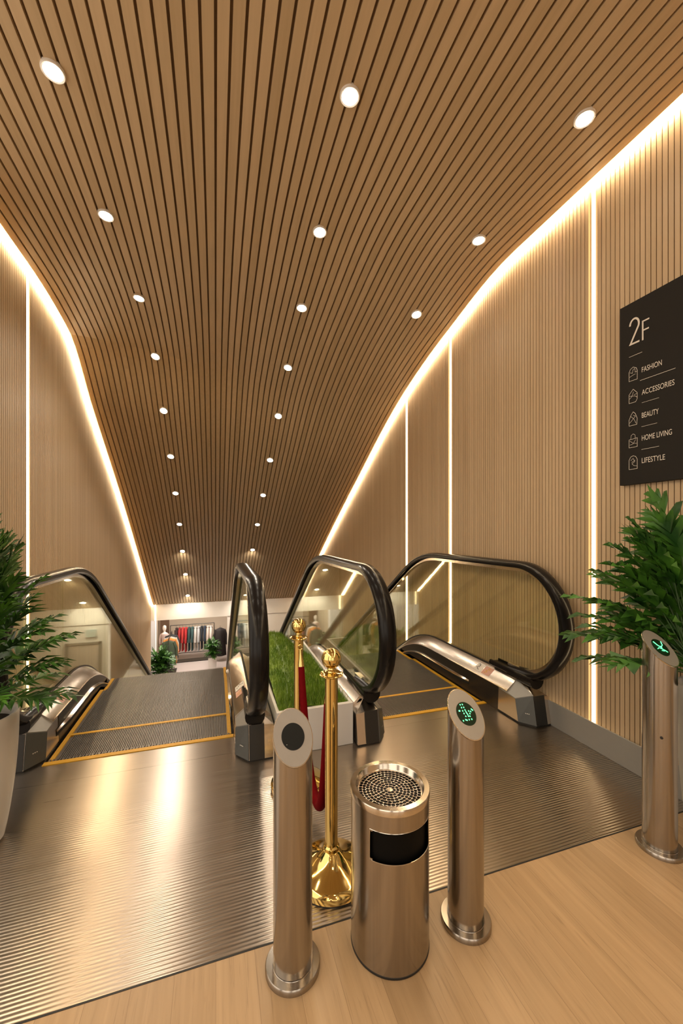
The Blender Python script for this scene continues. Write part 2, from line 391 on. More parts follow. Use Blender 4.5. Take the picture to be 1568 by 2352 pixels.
def escalator(e, label, front_marks):
    t = thing('escalator', label, 'escalator', (0, 0, 0), 0, 'escalators going down to the lower floor')
    x0, x1, cy = e['x0'], e['x1'], e['comb']; cx = (x0 + x1) / 2
    # treads: grooved pallets, each one a part
    def step_mesh(y0, y1, rear):
        mb = MB(); wdt = x1 - x0 - .03; n = int(wdt / .0115); g = wdt / n
        mb.box(-wdt / 2, wdt / 2, y0, y1, -.16, -.012, 0)
        for k in range(n):
            a = -wdt / 2 + k * g
            if a < -wdt / 2 + .035 or a > wdt / 2 - .045: continue
            mb.box(a, a + g * .5, y0, y1, -.012, -.004, 0)
        for s in (-1, 1):
            a, b = sorted((s * wdt / 2, s * (wdt / 2 - .026))); mb.box(a, b, y0, y1, -.012, -.003, 1)
        if rear: mb.box(-wdt / 2, wdt / 2, y1 - .028, y1 - .002, -.012, -.0025, 1)
        return mb
    mb = step_mesh(0, .34, True)
    mb.build('step', [M['tread'], M['yellow']], t, (cx, cy + .022, 0))
    s0 = step_mesh(0, .40, False).build('step', [M['tread'], M['yellow']], t, (cx, cy + .364, 0))
    y = cy + .364; k = 0
    while y < YLW + .6:
        y += .402; k += 1
        c = s0.copy(); COL.objects.link(c); c.parent = t
        c.location = (cx, y, inc(y + .2, 0, YT + .25) + (0 if k < 1 else 0)); 
    mb = MB(); mb.box(x0 + .002, x1 - .002, cy - .038, cy - .001, -.03, .004)
    for k in range(60):
        a = x0 + .02 + (x1 - x0 - .04) * k / 60; mb.box(a, a + .009, cy - .001, cy + .03, -.012, .001, 1)
    mb.build('comb', [M['yellow'], M['tread']], t)
    mb = MB(); rings = []
    for k in range(48):
        yy = cy - .1 + k * .16; z = min(-.165, inc(yy, -.165, YT - .2)); rings.append([(x0, yy, z), (x1, yy, z), (x1, yy, z - .5), (x0, yy, z - .5)])
    mb.loft(rings); mb.build('truss_casing', M['base'], t)
    for s, yc in ((-1, e['yc'][0]), (1, e['yc'][1])):
        xi = x0 if s < 0 else x1; xg = xi + s * .115; top = e['top']
        yf = yc - .20; base_h = .265; outer = .115 if not (s > 0 and x1 > 2) else .095
        # handrail and its metal guide
        mb = MB(); sweep(mb, rail_path(top, yc), HR_SEC, xg); mb.build('handrail', M['rubber'], t)
        mb = MB(); sweep(mb, rail_path(top, yc, .022, .12), [(-.020, -.018), (-.020, .014), (.020, .014), (.020, -.018)], xg)
        mb.build('handrail_guide', M['trim'], t)
        # glass
        cuts = [None, yc + .55, yc + 1.75, yc + 2.95, yc + 4.15, yc + 5.35]
        for a, b in zip(cuts, cuts[1:] + [YLW + .8]):
            mb = MB(); mb.prism_x(glass_poly(top, yc, a, b - .004, R - .034, base_h), xg - .006, xg + .006)
            mb.build('glass_panel', M['glass'], t)
        # decks: swept cross-sections following the incline
        path = [(yf + .05 + k * .1, 0) for k in range(int((YLW + .9 - yf) / .1))]
        def strip(sec, m, name, y_from, bevel=0, sm=True):
            mb = MB(); rings = []
            yy = y_from
            while yy < YLW + .9:
                rings.append([(xa, yy, inc(yy, za)) for xa, za in sec]); yy += .1
            mb.loft(rings, True, True, 0, sm); return mb.build(name, m, t)
        strip([(xi, .0), (xi + s * .008, .0), (xi + s * .008, .19), (xi, .19)][:], M['skirt'], 'skirt_panel', yf + .32)
        strip([(xi, .188), (xi + s * .004, .20), (xg - s * .014, .278), (xg - s * .014, .262), (xi + s * .010, .18)], M['deck'], 'inner_deck', yf + .22)
        strip([(xg - s * .013, .25), (xg - s * .013, .292), (xg - s * .008, .292), (xg - s * .008, .25)], M['dsteel'], 'glass_gasket', yf + .14)
        strip([(xg + s * .010, .288), (xg + s * .010, .25), (xg + s * outer, .18), (xg + s * outer, -.02), (xg + s * (outer - .006), -.02), (xg + s * outer, .20)][::-1] if False else
              [(xg + s * .008, .25), (xg + s * .008, .285), (xg + s * .05, .275), (xg + s * outer, .21), (xg + s * outer, -.45), (xg + s * (outer - .01), -.45), (xg + s * (outer - .01), .19), (xg + s * .05, .255)],
              M['deck'], 'outer_deck', yf + .14)
        # skirt brush: dark bar with a pale lip
        mb = MB(); rings = []; rings2 = []; yy = cy + .20
        while yy < YLW:
            z = inc(yy, .085, YT + .05); ta = min(1, (yy - cy - .20) / .2)
            rings.append([(xi - s * .001, yy, z - .022), (xi - s * .018 * ta - s * .002, yy, z - .016), (xi - s * .018 * ta - s * .002, yy, z + .004), (xi - s * .001, yy, z + .012)])
            yy += .1
        mb.loft(rings, True, True, 0, True); br = mb.build('skirt_brush', M['black'], t)
        mb = MB(); mb.loft([[(p[2][0] - s * .001, p[2][1], p[2][2] + .002), (p[2][0] - s * .004, p[2][1], p[2][2] + .008), (p[3][0] - s * .001, p[3][1], p[3][2] + .010), (p[3][0] - s * .001, p[3][1], p[3][2] + .002)] for p in rings], True, True, 0, True)
        mb.build('brush_lip', M['trim'], br)
        # newel base: chamfered plinth with a grey cap on the chamfer
        xo = xg + s * outer; ci = .10; cb = .075
        foot = [(xi, yf + .42), (xi, yf + ci), (xi + s * cb, yf), (xo, yf), (xo, yf + .42)]
        mb = MB(); hts = [.200, .185, .215, .235, .262]
        ztop = [inc(p[1], hh) for p, hh in zip(foot, (.190, .165, .215, .200, .212))]
        n = len(foot); vs = [(px, py, .012) for px, py in foot] + [(px + (0.004 * s if k in (0, 1) else 0), py + (.035 if k in (2, 3, 1) else 0), z) for k, ((px, py), z) in enumerate(zip(foot, ztop))]
        vs.append((xg, yf + .16, .272)); vs.append((xg, yf + .42, .272))
        fs = [(i, (i + 1) % n, (i + 1) % n + n, i + n) for i in range(n)] + [tuple(range(n - 1, -1, -1)), (5, 6, 10, 11), (6, 7, 10), (7, 8, 10), (8, 9, 11, 10), (9, 5, 11)]
        mb.add(vs, fs); nb = mb.build('newel_base', M['deck'], t)
        mb = MB(); mb.prism_z([(xi + s * .004, yf + .42), (xi + s * .004, yf + ci), (xi + s * cb, yf + .004), (xo - s * .004, yf + .004), (xo - s * .004, yf + .42)], -.001, .013)
        mb.build('plinth', M['black'], nb)
        # grey cap on chamfer: offset of the chamfer face
        a, b = Vector((xi, yf + ci, 0)), Vector((xi + s * cb, yf, 0)); d = (b - a).normalized(); nrm = Vector((d.y * s, -d.x * s, 0))
        if nrm.y > 0: nrm = -nrm
        mb = MB()
        A0, B0 = a + Vector((0, 0, .014)), b + Vector((0, 0, .014)); A1 = Vector((xi + .004 * s, yf + ci + .035, ztop[1] + .001)); B1 = Vector((xi + s * cb, yf + .035, ztop[2] + .001))
        A2 = Vector((xi + .004 * s, yf + .30, inc(yf + .3, .186))); B2 = Vector((xg - s * .012, yf + .26, .276))
        th = .005
        ring = [A0, B0, B1, A1]
        mb.add([tuple(p + nrm * th) for p in ring] + [tuple(p - nrm * .002) for p in ring], [(0, 1, 2, 3), (7, 6, 5, 4), (0, 4, 5, 1), (1, 5, 6, 2), (2, 6, 7, 3), (3, 7, 4, 0)])
        mb.build('end_cap', M['cap'], nb); mb = MB()
        F0 = Vector((xi + s * (cb + .003), yf - .001, .014)); F1 = Vector((xi + s * (cb + .095), yf - .001, .014)); dz = Vector((0, .035, ztop[2] - .016))
        ring = [F0, F1, F1 + dz, F0 + dz]; fn = Vector((0, -.004, 0))
        mb.add([tuple(p + fn) for p in ring] + [tuple(p) for p in ring], [(0, 1, 2, 3), (7, 6, 5, 4), (0, 4, 5, 1), (1, 5, 6, 2), (2, 6, 7, 3), (3, 7, 4, 0)])
        mb.build('front_panel', M['panel'], nb); mb = MB()
        up = Vector((0, 0, th))
        ring = [A1, B1, B2, A2]
        mb.add([tuple(p + up) for p in ring] + [tuple(p - up) for p in ring], [(0, 1, 2, 3), (7, 6, 5, 4), (0, 4, 5, 1), (1, 5, 6, 2), (2, 6, 7, 3), (3, 7, 4, 0)])
        mb.build('top_cap', M['base'], nb)
        # handrail inlet
        mb = MB(); zi = top - 2 * R
        mb.tube([(xg, yf + .04, zi - .01), (xg, yf + .16, zi - .012), (xg, yf + .30, zi - .02)], [.062, .060, .05], 16); mb.build('handrail_inlet', M['rubber'], nb)
        # small pale mark on the cap
        mb = MB(); c = (a + b) / 2 + nrm * (th + .001) + Vector((0, 0, .085))
        for dx, wd in ((-.014, .006), (-.004, .008), (.008, .007)):
            p, q = c + d * dx, c + d * (dx + wd)
            mb.add([tuple(p), tuple(q), tuple(q + Vector((0, 0, .006))), tuple(p + Vector((0, 0, .006)))], [(0, 1, 2, 3)])
        mb.build('maker_mark', M['sticker'], nb)
        # warning stickers on inner deck
        def deckpt(u, yy): # u 0..1 from inner edge to glass
            xa, za = xi + s * .004, .20; xb, zb = xg - s * .014, .278
            return Vector((xa + (xb - xa) * u, yy, inc(yy, za + (zb - za) * u) + .0012))
        if s > 0 or x0 > 1 or True:
            for y_, ln, mm, nm in ((yf + .46, .10, 'pink', 'warning_sticker'), (yf + .57, .09, 'sticker', 'warning_sticker')):
                mb = MB(); q = [deckpt(.18, y_), deckpt(.82, y_), deckpt(.82, y_ + ln), deckpt(.18, y_ + ln)]
                mb.add([tuple(p) for p in q], [(0, 1, 2, 3)])
                for k in range(5):
                    u0 = .28 + .1 * k; y2 = y_ + ln * (.3 + .4 * random.random())
                    q = [deckpt(u0, y2), deckpt(u0 + .05, y2), deckpt(u0 + .07, y2 + .02), deckpt(u0 + .02, y2 + .025)]
                    mb.add([tuple(p + Vector((0, 0, .0006))) for p in q], [(0, 1, 2, 3)], 1)
                mb.build(nm, [M[mm], M['dsteel'] if mm == 'sticker' else M['yellow']], t)
    return t
escalator(ESC[0], 'left escalator leading down to the clothes shop, grey steps edged in yellow', 0)
escalator(ESC[1], 'right escalator beside the slatted right wall, steps hidden behind its glass', 1)

# ------------------------------------------------------------------ planter with sloping green bed between the escalators
t = thing('planter_box', 'white planter box of bright green grass between the two escalators', 'planter', (.62, 2.5, 0))
mb = MB(); bx0, bx1 = -.255, .255
mb.box(bx0, bx1, -.03, .0, 0, .275); mb.box(bx0, bx0 + .02, 0, 1.5, 0, .275); mb.box(bx1 - .02, bx1, 0, 1.5, 0, .275); mb.box(bx0, bx1, 1.5, 1.52, 0, .275)
mb.build('trough', M['white'], t, bevel=.003)
def bed(u, v):  # u,v in 0..1 across and along; local coords
    x_ = bx0 + .022 + (bx1 - bx0 - .044) * u; y_ = .01 + 2.1 * v
    rise = .30 * sin(pi * (.22 + u)) if u < .28 else .30 * (.5 + .5 * cos((u - .28) / .72 * pi * .95))
    z_ = .245 + rise * min(1, .15 + v * 1.6) * .75
    yy = y_ + 2.5
    if yy > 3.4: z_ -= SL * drop(yy, 3.85)
    return x_, y_, z_
mb = MB(); nu, nv = 14, 40; vs = [bed(i / nu, j / nv) for j in range(nv + 1) for i in range(nu + 1)]
fs = [(j * (nu + 1) + i, j * (nu + 1) + i + 1, (j + 1) * (nu + 1) + i + 1, (j + 1) * (nu + 1) + i) for j in range(nv) for i in range(nu)]
mb.add(vs, fs, 0, True); tag(mb.build('moss_mound', M['grass'], t, fix=False))
mb = MB()
for k in range(9000):
    u, v = random.random(), random.random() ** 1.2; p = Vector(bed(u, v)); a = random.random() * 2 * pi; h = .018 + .03 * random.random()
    if v < .12: h *= 1.8
    d = Vector((cos(a), sin(a), 0)) * .0025; le = Vector((random.uniform(-.5, .5), random.uniform(-.5, .5), 1)).normalized() * h
    mb.add([tuple(p - d), tuple(p + d), tuple(p + le)], [(0, 1, 2)])
tag(mb.build('grass_blades', M['grass'], t, fix=False), kind='stuff')

# ------------------------------------------------------------------ bollards
def bollard(x, y, h, name_label, lit, rz=0, hole=False):
    t = thing('indicator_bollard', name_label, 'bollard', (x, y, 0), rz, 'steel indicator bollards in front of the escalators')
    r, rf = .0635, .089; k = .97; cut = 1.0
    mb = MB(); mb.lathe([(rf, 0), (rf, .015), (rf - .003, .019), (r + .002, .0195), (r + .001, .021)], seg=64); mb.build('base_flange', M['steel'], t)
    seg = 64; mb = MB(); A = [2 * pi * j / seg for j in range(seg)]
    rings = [[(r * cos(a), r * sin(a), .022) for a in A]] + [[(r * cos(a), r * sin(a), .03 + q * (h - .12)) for a in A] for q in (.0, .25, .5, .75, 1)] + [[(r * cos(a), r * sin(a), h + r * sin(a) * cut) for a in A]]
    mb.loft(rings, True, True, 0, True)
    if hole:
        pass
    post = mb.build('post', M['steel'], t)
    # sloping disc: local plane coordinates, origin at top centre
    ang = math.atan(cut); head = [0, 0, h]
    def disc(name, ru, rv, z0, z1, m, parent=t):
        mb = MB()
        def pt(u, v, n): return (u, v * cos(ang) - n * sin(ang), h + v * sin(ang) + n * cos(ang))
        mb.loft([[pt(ru * cos(a), rv * sin(a), z0) for a in A], [pt(ru * cos(a), rv * sin(a), z1) for a in A]], True, True, 0, False)
        return mb.build(name, m, parent)
    disc('rim', r + .0015, (r + .0015) / cos(ang), -.001, .004, M['trim'])
    disc('face_plate', r - .001, (r - .001) / cos(ang), .003, .0050, M['disc'])
    dr = .0375
    dsp = disc('display', dr, dr * 1.12, .0048, .0062, plain('display_black', (.003, .004, .004), .35, spec=.25) if not lit else plain('display_glass', (.001, .014, .003), .4, spec=.2))
    def pt(u, v, n=.0068): return Vector((u * dr, v * dr * 1.12 * cos(ang) - n * sin(ang), h + v * dr * 1.12 * sin(ang) + n * cos(ang)))
    if lit == 'dots':
        raw = [(595, 700), (680, 690), (630, 800), (715, 790), (655, 910), (750, 880), (690, 1000), (800, 990), (740, 1095), (840, 1090), (900, 1090), (520, 915), (545, 912), (885, 915), (915, 1000), (960, 930), (1000, 850), (1040, 880), (625, 1245), (720, 1210), (765, 1225), (850, 1205), (950, 1190), (775, 940), (825, 1030)]
        mb = MB()
        for px, py in raw:
            dx, dy = px - 780, py - 1000; det = 330 * -380 - (-110) * (-50)
            u = (dx * -380 - (-110) * dy) / det; v = (330 * dy - (-50) * dx) / det
            c = pt(u * .95, v * .95); e1 = Vector((.0021, 0, 0)); e2 = Vector((0, cos(ang), sin(ang))) * .0030
            mb.add([tuple(c + e1 * cos(q) + e2 * sin(q)) for q in [2 * pi * j / 10 for j in range(10)]], [tuple(range(10))])
        mb.build('green_led_dots', M['green2'], dsp)
    if lit == 'lines':
        mb = MB()
        for ln in ([(-.45, .72), (-.25, .30), (.05, -.02), (.12, -.1)], [(.72, .62), (.52, .22), (.18, .05), (.0, .1)], [(-.62, -.12), (-.35, -.02), (-.05, -.15), (.3, -.42), (.45, -.62)], [(-.2, -.35), (.12, -.45)]):
            mb.tube([pt(u, v, .0075) for u, v in ln], .0017, 6)
        mb.build('green_arrow', M['green2'], dsp)
    if not lit:
        mb = MB(); c = pt(-.62, -.55); mb.lathe([(.0001, 0), (.0013, .0004), (.0001, .0008)], tuple(c), 8); mb.build('indicator_dot', M['sticker'], dsp)
    if hole:
        mb = MB(); c = (-r * .78, -r * .64, .52)
        mb.tube([(c[0] * .96, c[1] * .96, c[2]), (c[0] * 1.03, c[1] * 1.03, c[2])], .006, 14); mb.build('sensor_eye', M['black'], post)
    return t
bollard(.240, 1.267, .748, 'brushed steel bollard with dark unlit display, left of the litter bin', None)
bollard(.868, 1.223, .752, 'brushed steel bollard with green dotted arrow display, right of the litter bin', 'dots')
bollard(1.897, 1.239, .895, 'brushed steel bollard with green line display, by the plant at the right wall', 'lines', hole=True)

# ------------------------------------------------------------------ litter bin with ashtray top
t = thing('litter_bin', 'cylindrical steel litter bin with perforated ashtray top and black opening', 'bin', (.58, 1.255, 0))
rb = .135; hb = .535; seg = 96
a0, a1 = radians(-143), radians(-40)   # opening span (facing the camera and to the right)
mb = MB(); zs = [.0, .012, .30, .308, .40, .408, hb - .012]
z_lo, z_hi = .364, .462
def ring(z, r=rb): return [(r * cos(2 * pi * j / seg), r * sin(2 * pi * j / seg), z) for j in range(seg)]
def arc_open(j): 
    a = 2 * pi * (j + .5) / seg; a = (a + pi) % (2 * pi) - pi
    return a0 < a < a1
levels = [.004, .15, z_lo, z_lo + .006, z_hi - .006, z_hi, .50, hb - .006]
for (r_, ) in ((rb,), (rb - .004,)):
    vs = [p for z in levels for p in ring(z, r_)]; fs = []
    for i in range(len(levels) - 1):
        for j in range(seg):
            if 2 <= i <= 4 and arc_open(j):
                edge = not (arc_open((j - 1) % seg) and arc_open((j + 1) % seg))
                if not (edge and i in (2, 4)): continue
            k = (j + 1) % seg; fs.append((i * seg + j, i * seg + k, (i + 1) * seg + k, (i + 1) * seg + j))
    mb.add(vs, fs, 0, True)
mb.build('body', M['steel'], t, fix=False)
mb = MB(); mb.lathe([(rb - .002, 0), (rb + .001, .002), (rb + .001, .008), (rb - .002, .010)], seg=96); mb.build('base_ring', M['black'], t)
mb = MB(); mb.lathe([(rb - .012, .03), (rb - .012, .46)], seg=64, cap=True); mb.build('inner_liner', plain('liner_black', (.002, .002, .002), .55, spec=.1), t)
# rim lines of opening
mb = MB(); J = [j for j in range(seg + 1) if a0 <= ((2 * pi * j / seg + pi) % (2 * pi) - pi) <= a1]
aa = [a0 + (a1 - a0) * k / 40 for k in range(41)]
loop = [((rb) * cos(a), rb * sin(a), z_hi) for a in aa] + [(rb * cos(a), rb * sin(a), z_lo) for a in aa[::-1]]
mb.tube(loop + [loop[0]], .0013, 6); mb.build('opening_trim', M['trim'], t)
# top rim and dish
mb = MB(); mb.lathe([(rb + .002, hb - .020), (rb + .003, hb - .002), (rb + .001, hb + .002), (rb - .016, hb + .003), (rb - .019, hb), (rb - .022, hb - .016), (rb - .024, hb - .018), (rb - .024, hb - .022), (rb - .0, hb - .022)], seg=96, cap=False)
mb.build('top_rim', M['trim'], t)
mb = MB(); mb.lathe([(.0001, hb - .045), (rb - .024, hb - .045)], seg=64, cap=False); mb.build('ash_tray', M['black'], t)
# perforated plate: rounded holes on concentric rings
mb = MB(); zt = hb - .020; R0 = rb - .023; rows = 8; rr = [.010 + (R0 - .014) * i / rows for i in range(rows + 1)]
def gridpt(rad, a, z): return (rad * cos(a), rad * sin(a), z)
def plate_ring(ra, rb2, n, ph):
    w_ = .07
    for k in range(n):
        A0_, A1_ = 2 * pi * k / n + ph, 2 * pi * (k + 1) / n + ph; am = A1_ - A0_; jit = random.uniform(-.06, .06)
        m_ = 8
        outer_, inner_ = [], []
        ha, hr = am * (.5 - w_ * .72), (rb2 - ra) * (.5 - w_ * .9); ca, cr = (A0_ + A1_) / 2 + jit * am, (ra + rb2) / 2
        for q in range(16):
            th = 2 * pi * q / 16; c_, s_ = cos(th), sin(th); m1 = max(abs(c_), abs(s_))
            outer_.append(gridpt((ra + rb2) / 2 + (rb2 - ra) / 2 * s_ / m1, (A0_ + A1_) / 2 + am / 2 * c_ / m1, zt))
            sq = (abs(c_) ** 3.2 + abs(s_) ** 3.2) ** (-1 / 3.2)
            inner_.append(gridpt(cr + hr * s_ * sq, ca + ha * c_ * sq, zt + .0004))
        lower = [(p[0], p[1], zt - .003) for p in inner_]
        vs = outer_ + inner_ + lower; fs = []
        for q in range(16):
            q2 = (q + 1) % 16; fs.append((q, q2, 16 + q2, 16 + q)); fs.append((16 + q, 16 + q2, 32 + q2, 32 + q))
        mb.add(vs, fs, 0, False)
for i in range(rows):
    plate_ring(rr[i], rr[i + 1], max(6, int(round(2 * pi * (rr[i] + rr[i + 1]) / 2 / .0135))), random.random())
mb.lathe([(.0001, zt + .001), (.011, zt)], seg=24, cap=False); mb.lathe([(rr[-1], zt), (R0 + .001, zt)], seg=96, cap=False)
mb.build('perforated_grate', M['deck'], t, fix=False)

# ------------------------------------------------------------------ brass stanchions and velvet rope
def stanchion(x, y, label):
    t = thing('rope_stanchion', label, 'stanchion', (x, y, 0), 0, 'brass rope stanchions')
    mb = MB(); mb.lathe([(.150, .0), (.150, .006)], seg=64); mb.build('rubber_foot', M['black'], t)
    mb = MB(); mb.lathe([(.151, .005), (.153, .030), (.149, .036), (.135, .043), (.11, .053), (.08, .068), (.055, .083), (.040, .097), (.034, .104), (.030, .106)], seg=80); mb.build('base', M['gold'], t)
    mb = MB(); mb.lathe([(.031, .104), (.033, .108), (.033, .120), (.029, .124), (.0265, .126), (.0265, .79), (.0265, .815)], seg=40); mb.build('pole', M['gold'], t)
    mb = MB(); prof = [(.020, .812), (.027, .815)]
    seg = 64; rings = []
    for r_, z_, am in ((.026, .814, 0), (.040, .820, .001), (.047, .826, .0025), (.0485, .829, .003), (.046, .831, .0025), (.030, .824, .001), (.022, .824, 0)):
        rings.append([((r_ + am * cos(8 * 2 * pi * j / seg)) * cos(2 * pi * j / seg), (r_ + am * cos(8 * 2 * pi * j / seg)) * sin(2 * pi * j / seg), z_) for j in range(seg)])
    mb.loft(rings, True, True, 0, True); mb.build('rope_ring', M['gold'], t)
    mb = MB(); mb.lathe([(.019, .822), (.017, .832), (.019, .838), (.0165, .843), (.018, .849), (.016, .855)] + [(.041 * sin(a), .893 - .041 * cos(a)) for a in [.42 + (pi - .46) * k / 24 for k in range(25)]], seg=40)
    mb.build('ball_finial', M['gold'], t)
    return t
S1, S2 = (.457, 1.560), (.440, 2.150)
stanchion(*S1, 'brass rope stanchion in front, between the unlit bollard and the litter bin')
stanchion(*S2, 'brass rope stanchion farther back, behind the unlit bollard')
t = thing('velvet_rope', 'dark red velvet rope hanging between the two brass stanchions', 'rope', (0, 0, 0))
pts = []; n = 200; za = .775
for k in range(n + 1):
    q = k / n; u = 2 * q - 1; z_ = .105 + (za - .105) * abs(u) ** 2.6
    pts.append(Vector((S1[0] + (S2[0] - S1[0]) * q + .020 * sin(pi * q), S1[1] + .046 + (S2[1] - S1[1] - .092) * q, z_)))
acc = [0]
for a, b in zip(pts, pts[1:]): acc.append(acc[-1] + (b - a).length)
def at(d):
    k = max(i for i in range(len(acc)) if acc[i] <= d + 1e-9); k = min(k, n - 1); return pts[k].lerp(pts[k + 1], (d - acc[k]) / (acc[k + 1] - acc[k]))
TL = acc[-1]; e_ = .085
body = [at(e_ + (TL - 2 * e_) * k / 60) for k in range(61)]
mb = MB(); mb.tube(body, [.0165 + .006 * sin(pi * k / 60) for k in range(61)], 18); mb.build('rope_body', M['velvet'], t)
for sgn_ in (0, 1):
    seq = [at(d if sgn_ == 0 else TL - d) for d in (.0, .018, .036, .054, .07, e_ + .004)]
    mb = MB(); mb.tube(seq, [.005, .007, .010, .013, .016, .0178], 18)
    c = seq[0]; mb.tube([(c[0] + .012 * cos(a), c[1], c[2] + .012 + .014 * sin(a)) for a in [2 * pi * k / 14 for k in range(15)]], .003, 6)
    mb.build('brass_end', M['gold'], t)

# ------------------------------------------------------------------ directory sign
t = thing('directory_sign', 'black wall directory sign reading 2F with five department names', 'sign', (0, 0, 0))
XS = XR - .050
mb = MB(); mb.box(XS, XR - .0165, 1.10, 1.745, 1.695, 2.765); mb.build('board', M['sign'], t, bevel=.002)
def text(body, y_left, z_base, width, height, name='lettering'):
    c = bpy.data.curves.new('txt', 'FONT'); c.body = body; c.extrude = 0.0; tmp = bpy.data.objects.new('txt', c); COL.objects.link(tmp)
    dg = bpy.context.evaluated_depsgraph_get(); me = bpy.data.meshes.new_from_object(tmp.evaluated_get(dg)); bpy.data.objects.remove(tmp)
    xs2 = [v.co.x for v in me.vertices]; ys2 = [v.co.y for v in me.vertices]
    x0, x1, y0, y1 = min(xs2), max(xs2), min(ys2), max(ys2)
    for v in me.vertices:
        a, b = (v.co.x - x0) / (x1 - x0), (v.co.y - y0) / (y1 - y0)
        v.co = (XS - .0015, y_left - a * width, z_base + b * height)
    me.materials.clear(); me.materials.append(M['ink']); me.name = name
    o = bpy.data.objects.new(name, me); COL.objects.link(o); o.parent = t
    return o
def stroke(mb, pts, wd):
    P2 = [Vector((p[0], p[1])) for p in pts]; n = len(P2); L_, R_ = [], []
    closed = (P2[0] - P2[-1]).length < 1e-6
    for i in range(n):
        a = P2[i - 1] if i else (P2[-2] if closed else None); b = P2[i + 1] if i < n - 1 else (P2[1] if closed else None)
        d1 = (P2[i] - a).normalized() if a is not None else None; d2 = (b - P2[i]).normalized() if b is not None else None
        d1 = d1 or d2; d2 = d2 or d1
        n1, n2 = Vector((-d1.y, d1.x)), Vector((-d2.y, d2.x)); m_ = n1 + n2
        m_ = m_.normalized() if m_.length > .2 else n1
        k = 1 / max(.55, m_.dot(n1)); L_.append(P2[i] + m_ * wd / 2 * k); R_.append(P2[i] - m_ * wd / 2 * k)
    vs = [(XS - .0016, *p) for p in L_] + [(XS - .0016, *p) for p in R_]
    mb.add(vs, [(i, i + 1, n + i + 1, n + i) for i in range(n - 1)])
mb = MB(); y0_ = 1.686; wn, hn = .058, .153
arc = [(y0_ - wn * (.5 - .46 * cos(a)), 2.514 + hn * (.74 + .22 * sin(a))) for a in [pi - .1 - (pi + .35) * k / 16 for k in range(17)]]
arc = [(y0_ - wn * (.5 + .44 * cos(a)), 2.514 + hn * (.73 + .24 * sin(a))) for a in [pi - .05 - (pi + .35) * k / 18 for k in range(19)]]
stroke(mb, arc + [(y0_ - wn * .10, 2.5195), (y0_ - wn * 1.0, 2.5195)], .0105)
mb.build('floor_number', M['ink'], t)
mb = MB(); fy = 1.610
stroke(mb, [(fy, 2.514), (fy, 2.622), (fy - .036, 2.622)], .0085); stroke(mb, [(fy - .0043, 2.570), (fy - .034, 2.570)], .0085)
mb.build('floor_letter', M['ink'], t)
for body, zb, wd in (('FASHION', 2.331, .106), ('ACCESSORIES', 2.201, .168), ('BEAUTY', 2.069, .090), ('HOME LIVING', 1.939, .156), ('LIFESTYLE', 1.810, .122)):
    text(body, 1.615, zb, wd, .030)
for a, b, z, wd in ((1.688, 1.613, 2.448, .0022), (1.625, 1.442, 2.288, .0022), (1.615, 1.523, 2.157, .0016), (1.617, 1.533, 2.020, .0016), (1.617, 1.523, 1.889, .0018)):
    mb = MB(); stroke(mb, [(a, z), (b, z)], wd); mb.build('divider_line', M['ink'], t)
def icon(zc, shape):
    mb = MB(); yc_, hw, hh = 1.664, .0235, .039
    def P_(u, v): return (yc_ - u * hw, zc + v * hh)
    if shape == 0: o = [(-1, -1), (-1, .35), (-.7, .75), (0, 1), (.75, .72), (1, .3), (1, -1), (-1, -1)]; ins = [[(-.8, .3), (-.2, .1), (0, .6), (.4, .7), (.5, .1), (1, .2)], [(-1, -.4), (0, -.2), (.6, -.15)]]
    elif shape == 1: o = [(-1, -1), (-1, .3), (0, 1), (1, .3), (1, -.6), (.6, -1), (-1, -1)]; ins = [[(-.9, .1), (-.3, 0), (.1, .6)], [(-1, -.4), (-.2, 0), (.5, -.1), (1, -.4)], [(.2, .1), (1, .2)]]
    elif shape == 2: o = [(-1, -1), (-1, -.1), (-.5, .6), (0, 1), (.5, .7), (1, -.1), (.9, -1), (-1, -1)]; ins = [[(-.6, .4), (.2, -.1), (.7, -.8)], [(.6, .3), (-.2, -.2), (-.9, -.6)], [(0, .5), (.5, .3)]]
    elif shape == 3: o = [(-1, -1), (-1, .2), (1, .3), (1, -1), (-1, -1)]; ins = [[(-.6, .2), (-.5, .8), (0, 1), (.45, .8), (.55, .2)], [(-.8, 0), (0, -.4), (.9, -.5)], [(.6, .1), (0, -.5), (-.8, -.6)]]
    else: o = [(-1, -1), (-1, .4), (-.6, .85), (0, 1), (.6, .85), (1, .4), (1, -1), (-1, -1)]; ins = [[(-.6, .3), (0, .6), (.4, .1), (-.3, -.2), (.2, -.5), (.9, -.6)], [(-.4, 0), (.5, .3)]]
    for l in [o] + ins: stroke(mb, [P_(*p) for p in l], .0022 if l is o else .0018)
    mb.build('department_icon', M['ink'], t)
for k, zc in enumerate((2.343, 2.213, 2.080, 1.951, 1.823)): icon(zc, k)

